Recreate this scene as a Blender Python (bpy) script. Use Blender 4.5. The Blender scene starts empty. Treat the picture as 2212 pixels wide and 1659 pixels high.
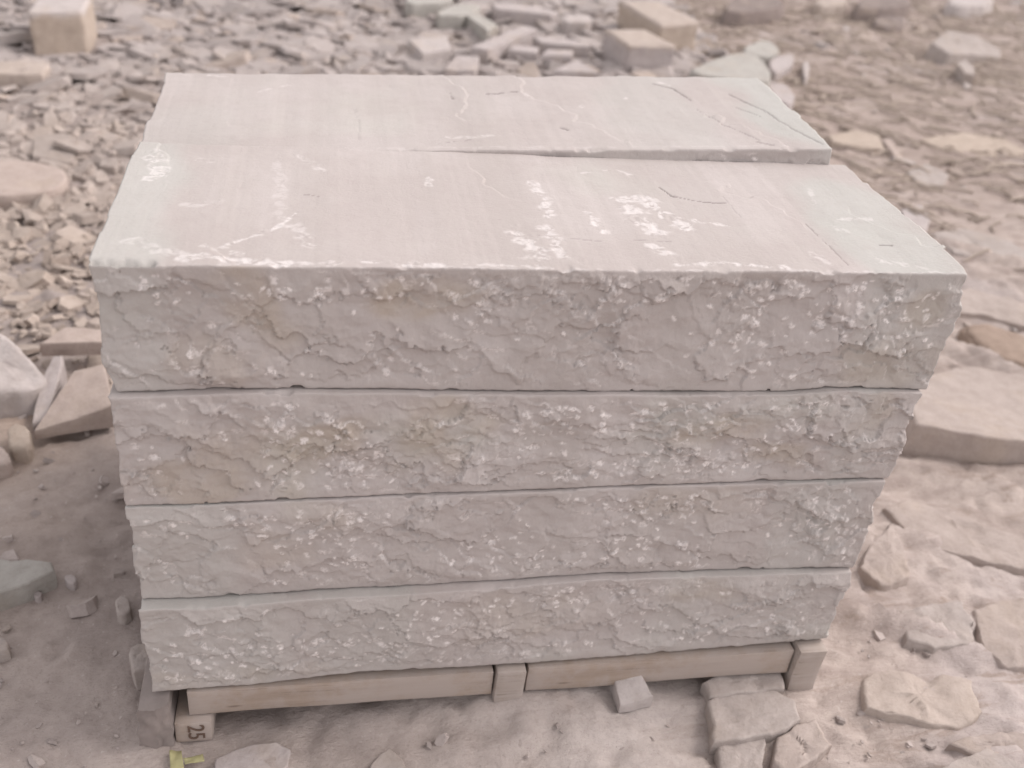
import bpy, math, random
import numpy as np
from mathutils import Matrix, Vector

S = bpy.context.scene
COL = S.collection
TOP = 0.902                       # height of the stack's top above the ground

# ------------------------------------------------------------------ camera
W, H, FPX = 2212.0, 1659.0, 2118.98
CAM = np.array([0.29604, -1.18769, 0.60991 + TOP])
PITCH, YAW, ROLL = 0.581729, 0.2228, 0.112114


def cam_axes():
    cp, sp, cy, sy = math.cos(PITCH), math.sin(PITCH), math.cos(YAW), math.sin(YAW)
    f = np.array([sy * cp, cy * cp, -sp]); r = np.array([cy, -sy, 0.0]); u = np.cross(r, f)
    c, s = math.cos(ROLL), math.sin(ROLL)
    return r * c + u * s, u * c - r * s, f


RX, UP, FW = cam_axes()
cd = bpy.data.cameras.new('camera'); cam = bpy.data.objects.new('camera', cd); COL.objects.link(cam)
cam.matrix_world = Matrix(((RX[0], UP[0], -FW[0], CAM[0]), (RX[1], UP[1], -FW[1], CAM[1]),
                           (RX[2], UP[2], -FW[2], CAM[2]), (0, 0, 0, 1)))
cd.sensor_fit = 'HORIZONTAL'; cd.sensor_width = 36.0; cd.lens = 36.0 * FPX / W
cd.clip_start = 0.02; cd.clip_end = 600
cd.dof.use_dof = True; cd.dof.focus_distance = 1.55; cd.dof.aperture_fstop = 2.8
S.camera = cam

# ------------------------------------------------------------------ light
SUN_AZ, SUN_EL = math.radians(9), math.radians(47)       # azimuth measured from +X towards +Y
world = bpy.data.worlds.new('World'); S.world = world; world.use_nodes = True
wt = world.node_tree; wt.nodes.clear()
sky = wt.nodes.new('ShaderNodeTexSky'); sky.sky_type = 'NISHITA'; sky.sun_disc = False
sky.sun_elevation = SUN_EL; sky.sun_rotation = math.pi / 2 - SUN_AZ
sky.air_density = 1.0; sky.dust_density = 2.0; sky.ozone_density = 0.5
hs = wt.nodes.new('ShaderNodeHueSaturation'); hs.inputs['Saturation'].default_value = 0.10   # overcast: cloud takes the blue out
du = wt.nodes.new('ShaderNodeMix'); du.data_type = 'RGBA'; du.blend_type = 'MULTIPLY'; du.inputs[0].default_value = 1.0
du.inputs[7].default_value = (1.0, .955, .945, 1)                               # warm pink tint put on the sky light
bg = wt.nodes.new('ShaderNodeBackground'); bg.inputs['Strength'].default_value = 0.15
wo = wt.nodes.new('ShaderNodeOutputWorld')
wt.links.new(sky.outputs[0], hs.inputs['Color']); wt.links.new(hs.outputs[0], du.inputs[6]); wt.links.new(du.outputs[2], bg.inputs['Color'])
wt.links.new(bg.outputs[0], wo.inputs['Surface'])
sl = bpy.data.lights.new('sun', 'SUN'); sl.energy = 0.55; sl.angle = math.radians(18); sl.color = (1.0, 0.93, 0.87)
sun = bpy.data.objects.new('sun', sl); COL.objects.link(sun)
sd = Vector((math.cos(SUN_EL) * math.cos(SUN_AZ), math.cos(SUN_EL) * math.sin(SUN_AZ), math.sin(SUN_EL)))
sun.rotation_euler = sd.to_track_quat('Z', 'Y').to_euler(); sun.location = (4, 4, 6)
S.view_settings.view_transform = 'Standard'; S.view_settings.look = 'None'
S.view_settings.exposure = 1.08; S.view_settings.gamma = 1.0
S.cycles.use_denoising = True

# ------------------------------------------------------------------ numeric helpers
def sm(a, b, x):
    t = np.clip((x - a) / (b - a), 0, 1); return t * t * (3 - 2 * t)


def hash2(ix, iy, seed):
    h = (ix.astype(np.int64) * 374761393 + iy.astype(np.int64) * 668265263 + seed * 974634777) & 0xffffffff
    h = ((h ^ (h >> 13)) * 1274126177) & 0xffffffff
    h = ((h ^ (h >> 16)) * 2246822519) & 0xffffffff
    return ((h ^ (h >> 15)) & 0xffffff) / float(0x1000000)


def perlin(x, y, seed=0):
    x = np.asarray(x, float); y = np.asarray(y, float)
    x0 = np.floor(x); y0 = np.floor(y); fx = x - x0; fy = y - y0
    u = fx * fx * fx * (fx * (fx * 6 - 15) + 10); v = fy * fy * fy * (fy * (fy * 6 - 15) + 10)

    def g(dx, dy):
        a = hash2(x0 + dx, y0 + dy, seed) * 2 * math.pi
        return np.cos(a) * (fx - dx) + np.sin(a) * (fy - dy)
    n0 = g(0, 0) * (1 - u) + g(1, 0) * u; n1 = g(0, 1) * (1 - u) + g(1, 1) * u
    return (n0 * (1 - v) + n1 * v) * 1.5


def fbm(x, y, seed=0, o=4, gain=.5):
    t = 0.0; a = 1.0; s = 0.0
    for i in range(o):
        t = t + a * perlin(x * 2 ** i, y * 2 ** i, seed + 17 * i); s += a; a *= gain
    return t / s


def worley(x, y, seed=0):
    """distance to the nearest cell point, its offset and the cell's random number"""
    x0 = np.floor(x); y0 = np.floor(y)
    d = np.full(np.shape(x), 9.0); d2 = np.full(np.shape(x), 9.0)
    ox = np.zeros_like(d); oy = np.zeros_like(d); c = np.zeros_like(d)
    for i in (-1, 0, 1):
        for j in (-1, 0, 1):
            px = x0 + i + hash2(x0 + i, y0 + j, seed); py = y0 + j + hash2(x0 + i, y0 + j, seed + 5)
            e = np.hypot(px - x, py - y); m = e < d
            d2 = np.where(m, d, np.minimum(d2, e))
            d = np.where(m, e, d); ox = np.where(m, x - px, ox); oy = np.where(m, y - py, oy)
            c = np.where(m, hash2(x0 + i, y0 + j, seed + 9), c)
    return d, d2, ox, oy, c


# ------------------------------------------------------------------ ground relief (a function of place)
DIR = np.array([0.90, -0.43])          # the run of the bedding streaks right of the stack


def right_zone(x, y):
    return sm(0.55, 1.25, x + 0.28 * y + 0.12 * perlin(x * 1.3, y * 1.3, 3) - 0.75 * sm(1.2, 2.6, y))


def rubble_zone(x, y):
    lim = 2.55 + 0.10 * (y - 4) + 0.25 * perlin(y * .8, x * .8, 41)
    return sm(0.75, 1.25, y + 0.5 * np.minimum(x, 0) + .25 * perlin(x * 1.7, y * 1.7, 44)) * (1 - sm(lim - .35, lim + .25, x)) * np.where((x > 1.0) & (y < 2.2 + (x - 1)), 0.15, 1.0)


def ground_low(x, y):
    x = np.asarray(x, float); y = np.asarray(y, float)
    z = 0.035 * fbm(x * .8, y * .8, 11, 3)
    near = np.exp(-(((x - .6) / .9) ** 2 + ((y - .45) / .75) ** 2) ** 2)
    z = z * (1 - near)
    z += 0.050 * np.exp(-(((x - .66) / .20) ** 2 + ((y + .03) / .13) ** 2))
    z += 0.05 * np.exp(-(((x - 1.12) / .22) ** 2 + ((y - .12) / .2) ** 2)) * .3
    z += 0.05 * rubble_zone(x, y) * sm(1.2, 3.5, y)
    return z


def ground(x, y):
    x = np.asarray(x, float); y = np.asarray(y, float)
    z = ground_low(x, y)
    r = right_zone(x, y)
    a = x * DIR[0] + y * DIR[1]; b = -x * DIR[1] + y * DIR[0]
    wv = fbm(a * 1.4, b * 2.2, 21, 3)
    t = b / 0.155 + 1.9 * wv; f = t - np.floor(t); k = hash2(np.floor(t), np.floor(t) * 0, 8)
    r = r * (1 - .8 * sm(1.5, 2.8, y))
    z = z + r * ((0.006 + 0.042 * k) * np.where(f < .86, f / .86, (1 - f) / .14) * sm(-.25, .25, perlin(a * 1.9, b * 3.1, 77)))
    z = z + r * 0.026 * fbm(a * 2.6, b * 9, 31, 5) + r * 0.014 * fbm(x * 5, y * 5, 33, 3)
    z = z + r * 0.010 * np.abs(fbm(a * 7, b * 19, 35, 4)) - r * .008 * sm(.25, .5, perlin(x * 22, y * 22, 36))
    wm = np.exp(-(((x - .62) / .42) ** 2 + ((y + .16) / .20) ** 2))
    z = z + wm * (.016 * np.abs(fbm(x * 5 + y * 7, y * 12 - x * 3, 37, 4)) + .006 * fbm(x * 22, y * 22, 38, 3))
    d, d2, ox, oy, c = worley(x * 9 + .5 * perlin(x * 6, y * 6, 2), y * 9, 71)
    lump = np.clip(.42 - d, 0, 1) * (c > .55) * (1 - r * .6)
    z = z + 0.030 * lump * sm(0.0, .45, d2 - d)
    z = z + (1 - r) * (0.022 * fbm(x * 4.2, y * 4.2, 51, 5) - 0.006 * sm(.2, .5, perlin(x * 17, y * 17, 54)) + 0.005 * fbm(x * 24, y * 24, 55, 3) + 0.004 * perlin(x * 31, y * 31, 52))
    z = z + 0.0022 * perlin(x * 62, y * 62, 53)
    return z


def at(px, py, z=None, dz=0.0):
    """the point of the place seen at pixel (px, py), on the plane of height z, or on the ground (raised by dz)"""
    d = FW * FPX + RX * (px - W / 2) - UP * (py - H / 2)
    zz = 0.0 if z is None else z
    for _ in range(1 if z is not None else 6):
        t = (zz + (dz if z is None else 0) - CAM[2]) / d[2]; p = CAM + t * d
        if z is None: zz = float(ground_low(p[0], p[1]))
    return p


def to_px(P):
    d = np.asarray(P) - CAM; z = d @ FW
    return W / 2 + FPX * (d @ RX) / z, H / 2 - FPX * (d @ UP) / z, z


# ------------------------------------------------------------------ object helpers
def tag(o, label=None, cat=None, group=None, kind=None):
    for k, v in (('label', label), ('category', cat), ('group', group), ('kind', kind)):
        if v: o[k] = v
    return o


def mesh(name, verts, faces, mat, parent=None, attrs=None, loc=None, sharp=None, uniform=None):
    """ONE mesh object; faces: an (n,4)/(n,3) array or a list of tuples"""
    me = bpy.data.meshes.new(name)
    verts = np.asarray(verts, np.float32)
    if isinstance(faces, np.ndarray):
        n, k = faces.shape
        me.vertices.add(len(verts)); me.vertices.foreach_set('co', verts.ravel())
        me.loops.add(n * k); me.loops.foreach_set('vertex_index', faces.astype(np.int32).ravel())
        me.polygons.add(n); me.polygons.foreach_set('loop_start', np.arange(0, n * k, k, dtype=np.int32))
        me.update(calc_edges=True)
    else:
        me.from_pydata(verts.tolist(), [], faces)
    for an, av in (attrs or {}).items():
        av = np.asarray(av, np.float32)
        if av.ndim == 2:
            t = me.attributes.new(an, 'FLOAT_COLOR', 'POINT')
            t.data.foreach_set('color', np.c_[av, np.ones(len(av), np.float32)].astype(np.float32).ravel())
        else:
            t = me.attributes.new(an, 'FLOAT', 'POINT'); t.data.foreach_set('value', av)
    if uniform is not None:
        t = me.attributes.new('tint', 'FLOAT_COLOR', 'POINT')
        t.data.foreach_set('color', np.tile(np.r_[uniform, 1.0], len(verts)).astype(np.float32))
    me.polygons.foreach_set('use_smooth', np.ones(len(me.polygons), bool))
    if sharp: me.set_sharp_from_angle(angle=math.radians(sharp))
    me.materials.append(mat); me.validate()
    o = bpy.data.objects.new(name, me); COL.objects.link(o)
    if loc is not None: o.location = loc
    if parent: o.parent = parent
    return o


def empty(name, loc):
    o = bpy.data.objects.new(name, None); COL.objects.link(o); o.location = loc; o.empty_display_size = .1
    return o


def lattice(nx, ny, nz):
    """surface of an nx*ny*nz lattice: index arrays I,J,K of its points and its quads"""
    m = np.zeros((nx, ny, nz), bool)
    m[0] = m[-1] = True; m[:, 0] = m[:, -1] = True; m[:, :, 0] = m[:, :, -1] = True
    ids = np.full((nx, ny, nz), -1, np.int32); I, J, K = np.nonzero(m); ids[I, J, K] = np.arange(len(I))

    def q(a, flip):
        f = np.stack([a[:-1, :-1], a[1:, :-1], a[1:, 1:], a[:-1, 1:]], -1).reshape(-1, 4)
        return f[:, ::-1] if flip else f
    F = np.concatenate([q(ids[:, 0, :], False), q(ids[:, -1, :], True), q(ids[:, :, -1], False), q(ids[:, :, 0], True),
                        q(ids[-1], False), q(ids[0], True)])
    return I, J, K, F


# ------------------------------------------------------------------ materials
class Mat:
    def __init__(s, name, rough=.9):
        s.m = bpy.data.materials.new(name); s.m.use_nodes = True; s.t = s.m.node_tree
        s.b = s.t.nodes['Principled BSDF']; s.b.inputs['Roughness'].default_value = rough
        s.b.inputs['Specular IOR Level'].default_value = .25
        s.tc = s.t.nodes.new('ShaderNodeTexCoord'); s.geo = s.t.nodes.new('ShaderNodeNewGeometry')

    def put(s, sock, v):
        if hasattr(v, 'is_output'): s.t.links.new(v, sock)
        else: sock.default_value = v

    def noise(s, scale, detail=5, rough=.55, src=None, dist=0.0):
        n = s.t.nodes.new('ShaderNodeTexNoise'); n.inputs['Scale'].default_value = scale
        n.inputs['Detail'].default_value = detail; n.inputs['Roughness'].default_value = rough
        n.inputs['Distortion'].default_value = dist
        s.t.links.new(src or s.tc.outputs['Object'], n.inputs['Vector']); return n.outputs['Fac']

    def mapping(s, scale, rot=(0, 0, 0), src=None):
        n = s.t.nodes.new('ShaderNodeMapping'); n.inputs['Scale'].default_value = scale; n.inputs['Rotation'].default_value = rot
        s.t.links.new(src or s.tc.outputs['Object'], n.inputs['Vector']); return n.outputs[0]

    def ramp(s, v, a, b, lo=0.0, hi=1.0):
        n = s.t.nodes.new('ShaderNodeMapRange'); n.interpolation_type = 'SMOOTHSTEP'
        s.put(n.inputs['Value'], v)
        for k, x in (('From Min', a), ('From Max', b), ('To Min', lo), ('To Max', hi)): n.inputs[k].default_value = x
        return n.outputs['Result']

    def math(s, op, a, b=0.0):
        n = s.t.nodes.new('ShaderNodeMath'); n.operation = op; s.put(n.inputs[0], a); s.put(n.inputs[1], b); return n.outputs[0]

    def mix(s, f, a, b, mode='MIX'):
        n = s.t.nodes.new('ShaderNodeMix'); n.data_type = 'RGBA'; n.blend_type = mode
        s.put(n.inputs[0], f)
        s.put(n.inputs[6], a if hasattr(a, 'is_output') else (*a, 1)); s.put(n.inputs[7], b if hasattr(b, 'is_output') else (*b, 1))
        return n.outputs[2]

    def attr(s, name, col=False):
        n = s.t.nodes.new('ShaderNodeAttribute'); n.attribute_name = name; return n.outputs['Color' if col else 'Fac']

    def xyz(s, src):
        n = s.t.nodes.new('ShaderNodeSeparateXYZ'); s.t.links.new(src, n.inputs[0]); return n.outputs

    def bump(s, h, strength, dist, prev=None):
        n = s.t.nodes.new('ShaderNodeBump'); n.inputs['Strength'].default_value = strength; n.inputs['Distance'].default_value = dist
        s.t.links.new(h, n.inputs['Height'])
        if prev: s.t.links.new(prev, n.inputs['Normal'])
        return n.outputs[0]

    def done(s, color, normal=None):
        s.put(s.b.inputs['Base Color'], color if hasattr(color, 'is_output') else (*color, 1))
        if normal: s.t.links.new(normal, s.b.inputs['Normal'])
        return s.m


def slab_material():
    m = Mat('pale_sandstone', .88)
    P = m.geo.outputs['Position']
    c = m.mix(m.ramp(m.noise(5, 4, .5, P), .38, .62), (.415, .368, .352), (.45, .405, .39))
    c = m.mix(m.math('MULTIPLY', m.ramp(m.noise(2.6, 3, .5, m.mapping((1, 1, 1.6), src=P)), .56, .72), .6), c, (.455, .44, .405))
    bands = m.noise(1.0, 5, .65, m.mapping((7.5, .55, 2.5), (0, 0, math.radians(-9)), P), .3)
    c = m.mix(m.math('MULTIPLY', m.ramp(bands, .35, .65), .55), c, (.385, .345, .325))
    c = m.mix(m.math('MULTIPLY', m.attr('green'), .5), c, (.415, .43, .402))
    st = m.math('MULTIPLY', m.attr('stain'), m.ramp(m.noise(11, 4, .6, P), .25, .6))
    c = m.mix(m.math('MULTIPLY', st, .55), c, (.37, .295, .215))
    c = m.mix(m.math('MULTIPLY', m.ramp(m.noise(55, 4, .65, P), .42, .75), .18), c, (.34, .29, .275))
    br = m.math('MULTIPLY', m.attr('bruise'), m.ramp(m.noise(210, 3, .6, P), .30, .55))
    c = m.mix(m.math('MULTIPLY', br, .8), c, (.78, .72, .70))
    sc = m.math('MULTIPLY', m.attr('scuff'), m.ramp(m.noise(44, 4, .6, m.mapping((1, 1.4, 1), src=P), .7), .42, .54))
    sc = m.math('MULTIPLY', sc, m.ramp(m.noise(21, 4, .6, P, .8), .32, .50))
    c = m.mix(m.math('MULTIPLY', sc, .52), c, (.70, .66, .65))
    c = m.mix(m.math('MULTIPLY', m.attr('crack'), .8), c, (.13, .11, .105))  # crack lines painted dark, in place of the shade down inside them
    dk = m.ramp(m.noise(120, 2, .5, P), .72, .80)
    c = m.mix(m.math('MULTIPLY', dk, .25), c, (.22, .19, .18))
    split = m.ramp(m.xyz(m.geo.outputs['True Normal'])[2], .35, .75, 1.0, 0.0)
    wp = m.t.nodes.new('ShaderNodeVectorMath'); wp.operation = 'MULTIPLY_ADD'
    nz_ = m.t.nodes.new('ShaderNodeTexNoise'); nz_.inputs['Scale'].default_value = 22; nz_.inputs['Detail'].default_value = 5; m.t.links.new(P, nz_.inputs['Vector'])
    m.t.links.new(nz_.outputs['Color'], wp.inputs[0]); wp.inputs[1].default_value = (.05, .05, .05); m.t.links.new(P, wp.inputs[2])
    hts = None
    for sc_, a_ in ((38, 1.0), (85, .55)):
        vo = m.t.nodes.new('ShaderNodeTexVoronoi'); vo.inputs['Scale'].default_value = sc_; m.t.links.new(wp.outputs[0], vo.inputs['Vector'])
        hgt_ = m.math('MULTIPLY', m.math('ADD', vo.outputs['Distance'], m.math('MULTIPLY', m.xyz(vo.outputs['Color'])[0], .9)), a_)
        hts = m.math('ADD', hts, hgt_) if hts is not None else hgt_
    hts = m.math('MULTIPLY', m.math('MULTIPLY', hts, split), m.ramp(m.noise(7, 3, .5, P), .40, .60, .12, 1.0))
    n = m.bump(m.noise(190, 6, .7, P), .30, .004)
    n = m.bump(hts, .10, .006, n)
    return m.done(c, n)


def tint_material(name, k=1.0):
    m = Mat(name, .92); P = m.geo.outputs['Position']
    c = m.attr('tint', True)
    c = m.mix(m.math('MULTIPLY', m.ramp(m.noise(22, 5, .6, P), .35, .68), .45), c, m.mix(1.0, c, (.70, .68, .66), 'MULTIPLY'))
    c = m.mix(m.math('MULTIPLY', m.ramp(m.noise(7, 4, .6, P), .5, .7), .35), c, (.40, .325, .265))
    lay = m.noise(1.0, 4, .6, m.mapping((5, 5, 95), src=P), .4)
    c = m.mix(m.math('MULTIPLY', m.ramp(m.noise(130, 4, .7, P), .45, .75), .3), c, m.mix(1.0, c, (.62, .60, .58), 'MULTIPLY'))
    n = m.bump(m.noise(60, 7, .7, P), .5, .009)
    n = m.bump(lay, .35, .005, n)
    return m.done(c, n)


def ground_material():
    m = Mat('quarry_dust', .95); P = m.geo.outputs['Position']
    r = m.attr('right'); rub = m.attr('rubble')
    warp = m.noise(1.2, 4, .6, P)
    left = m.mix(m.ramp(m.noise(1.6, 5, .6, P), .38, .6), (.335, .283, .262), (.43, .365, .335))
    left = m.mix(m.math('MULTIPLY', m.attr('brown'), m.ramp(warp, .35, .6)), left, (.40, .31, .25))
    rv = m.mapping((2.0, 7.0, 1), (0, 0, math.radians(25.5)), P)
    right = m.mix(m.ramp(m.noise(1.5, 7, .68, rv, 1.2), .36, .64), (.345, .283, .255), (.475, .40, .362))  # dust and rock streaks, contrast raised to paint in weak relief shading
    right = m.mix(m.math('MULTIPLY', m.ramp(m.noise(.9, 4, .6, P), .5, .66), .7), right, (.46, .40, .385))
    right = m.mix(m.math('MULTIPLY', m.ramp(m.noise(2.7, 6, .66, rv, 1.0), .55, .68), .75), right, (.31, .245, .21))  # darker streaks, again colour standing in for shading of the relief
    far = m.math('MULTIPLY', m.attr('far'), m.ramp(m.noise(2.3, 5, .65, P), .30, .55))
    right = m.mix(m.math('MULTIPLY', far, .75), right, (.345, .275, .242))
    left = m.mix(m.math('MULTIPLY', m.attr('pale'), m.ramp(m.noise(3.5, 5, .65, P), .3, .5)), left, (.50, .45, .43))
    c = m.mix(r, left, right)
    c = m.mix(m.math('MULTIPLY', rub, .8), c, (.30, .255, .238))
    c = m.mix(m.math('MULTIPLY', m.ramp(m.noise(42, 6, .7, P), .40, .70), .45), c, m.mix(1.0, c, (.70, .68, .67), 'MULTIPLY'))
    c = m.mix(m.math('MULTIPLY', m.ramp(m.noise(230, 3, .6, P), .55, .72), .4), c, m.mix(1.0, c, (.60, .58, .57), 'MULTIPLY'))
    sp = m.ramp(m.noise(95, 2, .5, P), .66, .76)
    c = m.mix(m.math('MULTIPLY', sp, .5), c, (.52, .46, .43))
    n = m.bump(m.noise(80, 7, .7, P), .5, .010)
    n = m.bump(m.noise(20, 6, .65, rv, 1.0), .35, .02, n)
    return m.done(c, n)


def wood_material(name, a, b, dark, grey=0.0):
    m = Mat(name, .8)
    v = m.mapping((4, 60, 60)); c = m.mix(m.ramp(m.noise(1.0, 5, .6, v, .6), .3, .7), a, b)
    c = m.mix(m.math('MULTIPLY', m.ramp(m.noise(2.2, 4, .7, m.mapping((3, 90, 90))), .56, .66), .6), c, dark)
    c = m.mix(m.math('MULTIPLY', m.ramp(m.noise(9, 6, .7), .36, .60), .75), c, (.39, .335, .308))
    kn = m.t.nodes.new('ShaderNodeTexVoronoi'); kn.inputs['Scale'].default_value = 1.0; m.t.links.new(m.mapping((5, 22, 22)), kn.inputs['Vector'])
    c = m.mix(m.ramp(kn.outputs['Distance'], .10, .03), c, dark)
    return m.done(c, m.bump(m.noise(1.0, 5, .6, m.mapping((6, 130, 130))), .3, .003))


def flat_material(name, col, rough=.8, var=.25, scale=30):
    m = Mat(name, rough)
    c = m.mix(m.math('MULTIPLY', m.ramp(m.noise(scale, 5, .6), .35, .7), var), col, tuple(x * .55 for x in col))
    return m.done(c, m.bump(m.noise(scale * 3, 5, .6), .25, .004))


M_SLAB = slab_material()
M_STONE = tint_material('loose_stone')
M_CHIP = tint_material('stone_chip')
M_GROUND = ground_material()
M_WOOD = wood_material('sawn_pallet_wood', (.31, .245, .20), (.375, .30, .25), (.17, .125, .10))
M_WOODG = wood_material('weathered_pallet_wood', (.33, .275, .24), (.39, .335, .30), (.19, .155, .135))
M_BARK = flat_material('dusty_bark', (.27, .23, .215), .9, .4, 26)
M_INK = flat_material('dark_ink', (.13, .085, .065), .7, .2, 60)
M_YEL = flat_material('yellow_plastic', (.40, .37, .20), .6, .4, 40)
M_STRAW = tint_material('dry_stalk')

# ------------------------------------------------------------------ ground sheet
def axis(fine, far):
    lo = -np.geomspace(1, far, 26)[::-1]; hi = np.geomspace(1, far, 26)
    return np.concatenate([fine[0] + (lo + 1) * 1.0 - .12, fine, fine[-1] + (hi - 1) * 1.0 + .12])


gx = axis(np.concatenate([np.arange(-2.4, -.9, .02), np.arange(-.9, 2.9, .0135), np.arange(2.9, 8.2, .028)]), 260)
gy = axis(np.concatenate([np.arange(-1.0, 2.6, .0135), np.arange(2.6, 8.4, .03)]), 260)
X, Y = np.meshgrid(gx, gy, indexing='ij')
n0, n1 = X.shape
ids = np.arange(n0 * n1).reshape(n0, n1)
F = np.stack([ids[:-1, :-1], ids[1:, :-1], ids[1:, 1:], ids[:-1, 1:]], -1).reshape(-1, 4)
x, y = X.ravel(), Y.ravel()
brown = np.exp(-(((x + 1.0) / .75) ** 2 + ((y - 2.9) / .9) ** 2)) + .8 * np.exp(-(((x + .45) / .35) ** 2 + ((y - .85) / .45) ** 2)) \
    + .8 * np.exp(-(((x - 3.6) / .9) ** 2 + ((y - 5.6) / .8) ** 2))
tag(mesh('ground', np.stack([x, y, ground(x, y)], -1), F, M_GROUND,
         attrs={'right': right_zone(x, y), 'rubble': rubble_zone(x, y), 'brown': np.clip(brown, 0, 1), 'far': sm(1.2, 3.2, y),
                'pale': np.exp(-(((x - 1.0) / .35) ** 2 + ((y + .08) / .22) ** 2))}), kind='structure')


# ------------------------------------------------------------------ the stacked slabs
def face_relief(u, v, h, seed, rough=1.0, side=1.0):
    """outward relief of a split face and where the hammer has bruised it; u along, v up, both in metres"""
    rg = random.Random(seed)
    wx = fbm(u * 7, v * 7, seed + 1, 3); wy = fbm(u * 7 + 9, v * 7, seed + 2, 3)
    z = .012 * fbm(u * 2.6, v * 4, seed + 3, 3)
    d, d2, ox, oy, c = worley(u * 9.5 + .42 * fbm(u * 14, v * 14, seed + 8, 5, .7), v * 12 + .42 * fbm(u * 14 + 4, v * 14, seed + 9, 5, .7), seed + 10)
    z = z + .8 * rough * sm(0, .05, d2 - d) * (.0050 * (c - .5) + .010 * (ox * (hash2(c * 991, c * 37, 1) - .5) - oy * (.2 + .8 * hash2(c * 771, c * 53, 2))) + .006 * (d * d - .15))
    br = np.zeros_like(z)
    for lam, amp, ang, wf, sd in ((.105, .0058, 62, 1.25, 4), (.052, -.0038, 48, 1.5, 5), (.075, -.0054, 118, 1.4, 6), (.030, .0016, 80, 1.7, 7)):
        ca, sa = math.cos(math.radians(ang)), math.sin(math.radians(ang))
        t = (ca * u + sa * v) / lam + wf * (wx if sd % 2 else wy) + .42 * fbm(u * 31, v * 31, seed + sd, 4, .65)
        f = t - np.floor(t); k = hash2(np.floor(t), np.floor(u / .16 + .5 * wx), seed + sd)
        msk = sm(-.15, .30, perlin(u * 5.2, v * 7.5, seed + 20 + sd))
        z = z - amp * rough * msk * (.3 + .9 * k) * (f - .5)
        edge = np.where(f > .5, 1 - f, f) * lam
        br = np.maximum(br, msk * (edge < .0036) * sm(.15, .40, perlin(u * 38, v * 38, seed + 30 + sd)) * (.25 + .4 * k))
    patch = .9 * sm(.06, .34, perlin(u * 4.2 + 3, v * 6.5, seed + 40))
    jx, jy = .5 * fbm(u * 55, v * 55, seed + 45, 3), .5 * fbm(u * 55 + 7, v * 55, seed + 46, 3)
    for sc, amp in ((22, .0030), (46, .0013)):
        d, d2, ox, oy, c = worley(u * sc + 1.1 * wx + jx, v * sc * 1.15 + 1.1 * wy + jy, seed + 41 + sc)
        cell = (c - .5) * 1.1 + ox * (hash2(c * 997, c * 331, 3) - .5) * 1.6 - oy * (.15 + .9 * hash2(c * 773, c * 119, 4))
        z = z + amp * rough * patch * cell
        br = np.maximum(br, patch * (d2 - d < .11) * sm(.18, .45, perlin(u * 44, v * 44, seed + 50 + sc)) * .4)
    z = z +   .0007 * rough * fbm(u * 85, v * 85, seed + 60, 3) + .003 * rough * fbm(u * 24, v * 30, seed + 61, 2)
    # hammer bruises: small pale crushed spots, in clusters
    L = float(u.max()); du = u[1, 0] - u[0, 0]; dv = v[0, 1] - v[0, 0]
    cl = sm(-.10, .34, perlin(u * 5.5 + 7, v * 8, seed + 70))
    if seed == 101: cl = np.maximum(cl, .85 * sm(.75, 1.0, u) * sm(.05, .10, v))
    n = 0
    while n < int(640 * rough):
        a, b = rg.uniform(.02, L - .02), rg.uniform(.02, h - .015)
        i, j = min(int(a / du), u.shape[0] - 1), min(int(b / dv), u.shape[1] - 1)
        n += 1
        if rg.random() > .06 + .94 * cl[i, j]: continue
        ra = rg.uniform(.003, .0075); rb = ra * rg.uniform(.35, .85); th = rg.gauss(-.6, .7)
        w = int(2.2 * ra / du) + 2; s0 = slice(max(0, i - w), i + w); w = int(2.2 * ra / dv) + 2; s1 = slice(max(0, j - w), j + w)
        uu = u[s0, s1] - a; vv = v[s0, s1] - b
        e = np.hypot((uu * math.cos(th) + vv * math.sin(th)) / ra, (-uu * math.sin(th) + vv * math.cos(th)) / rb)
        e = e + .55 * perlin(u[s0, s1] * 190, v[s0, s1] * 190, seed + n)
        g = 1 - sm(.65, 1.15, e)
        br[s0, s1] = np.maximum(br[s0, s1], g * rg.uniform(.45, 1.0))
        z[s0, s1] += g * .0012 * rg.choice((-1, 1, 1))
    edge = np.minimum(v, h - v)
    z = z * (.22 + .78 * sm(.0, .030, edge)) - .0010 * (1 - sm(0, .003, edge))
    return z, br * sm(.002, .012, edge)


def stroke(A, xx, yy, pts, width, amount, seed, jag=.9):
    """adds a stroke along the polyline pts to the field A"""
    best = np.full(A.shape, 9.0)
    wob = .0035 if amount < 9 else 0
    xx, yy = xx + wob * fbm(xx * 40, yy * 40, seed + 71, 3), yy + wob * 1.6 * fbm(xx * 40 + 5, yy * 40, seed + 72, 3)
    for (x0, y0), (x1, y1) in zip(pts[:-1], pts[1:]):
        dx, dy = x1 - x0, y1 - y0; q = max(dx * dx + dy * dy, 1e-9)
        t = np.clip(((xx - x0) * dx + (yy - y0) * dy) / q, 0, 1)
        best = np.minimum(best, np.hypot(xx - x0 - t * dx, yy - y0 - t * dy))
    wv = width * (1 + jag * 1.6 * perlin(xx * 45, yy * 45, seed))
    np.maximum(A, amount * (1 - sm(.45 * wv, 1.0 * np.maximum(wv, 1e-4), best)), out=A)


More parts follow.
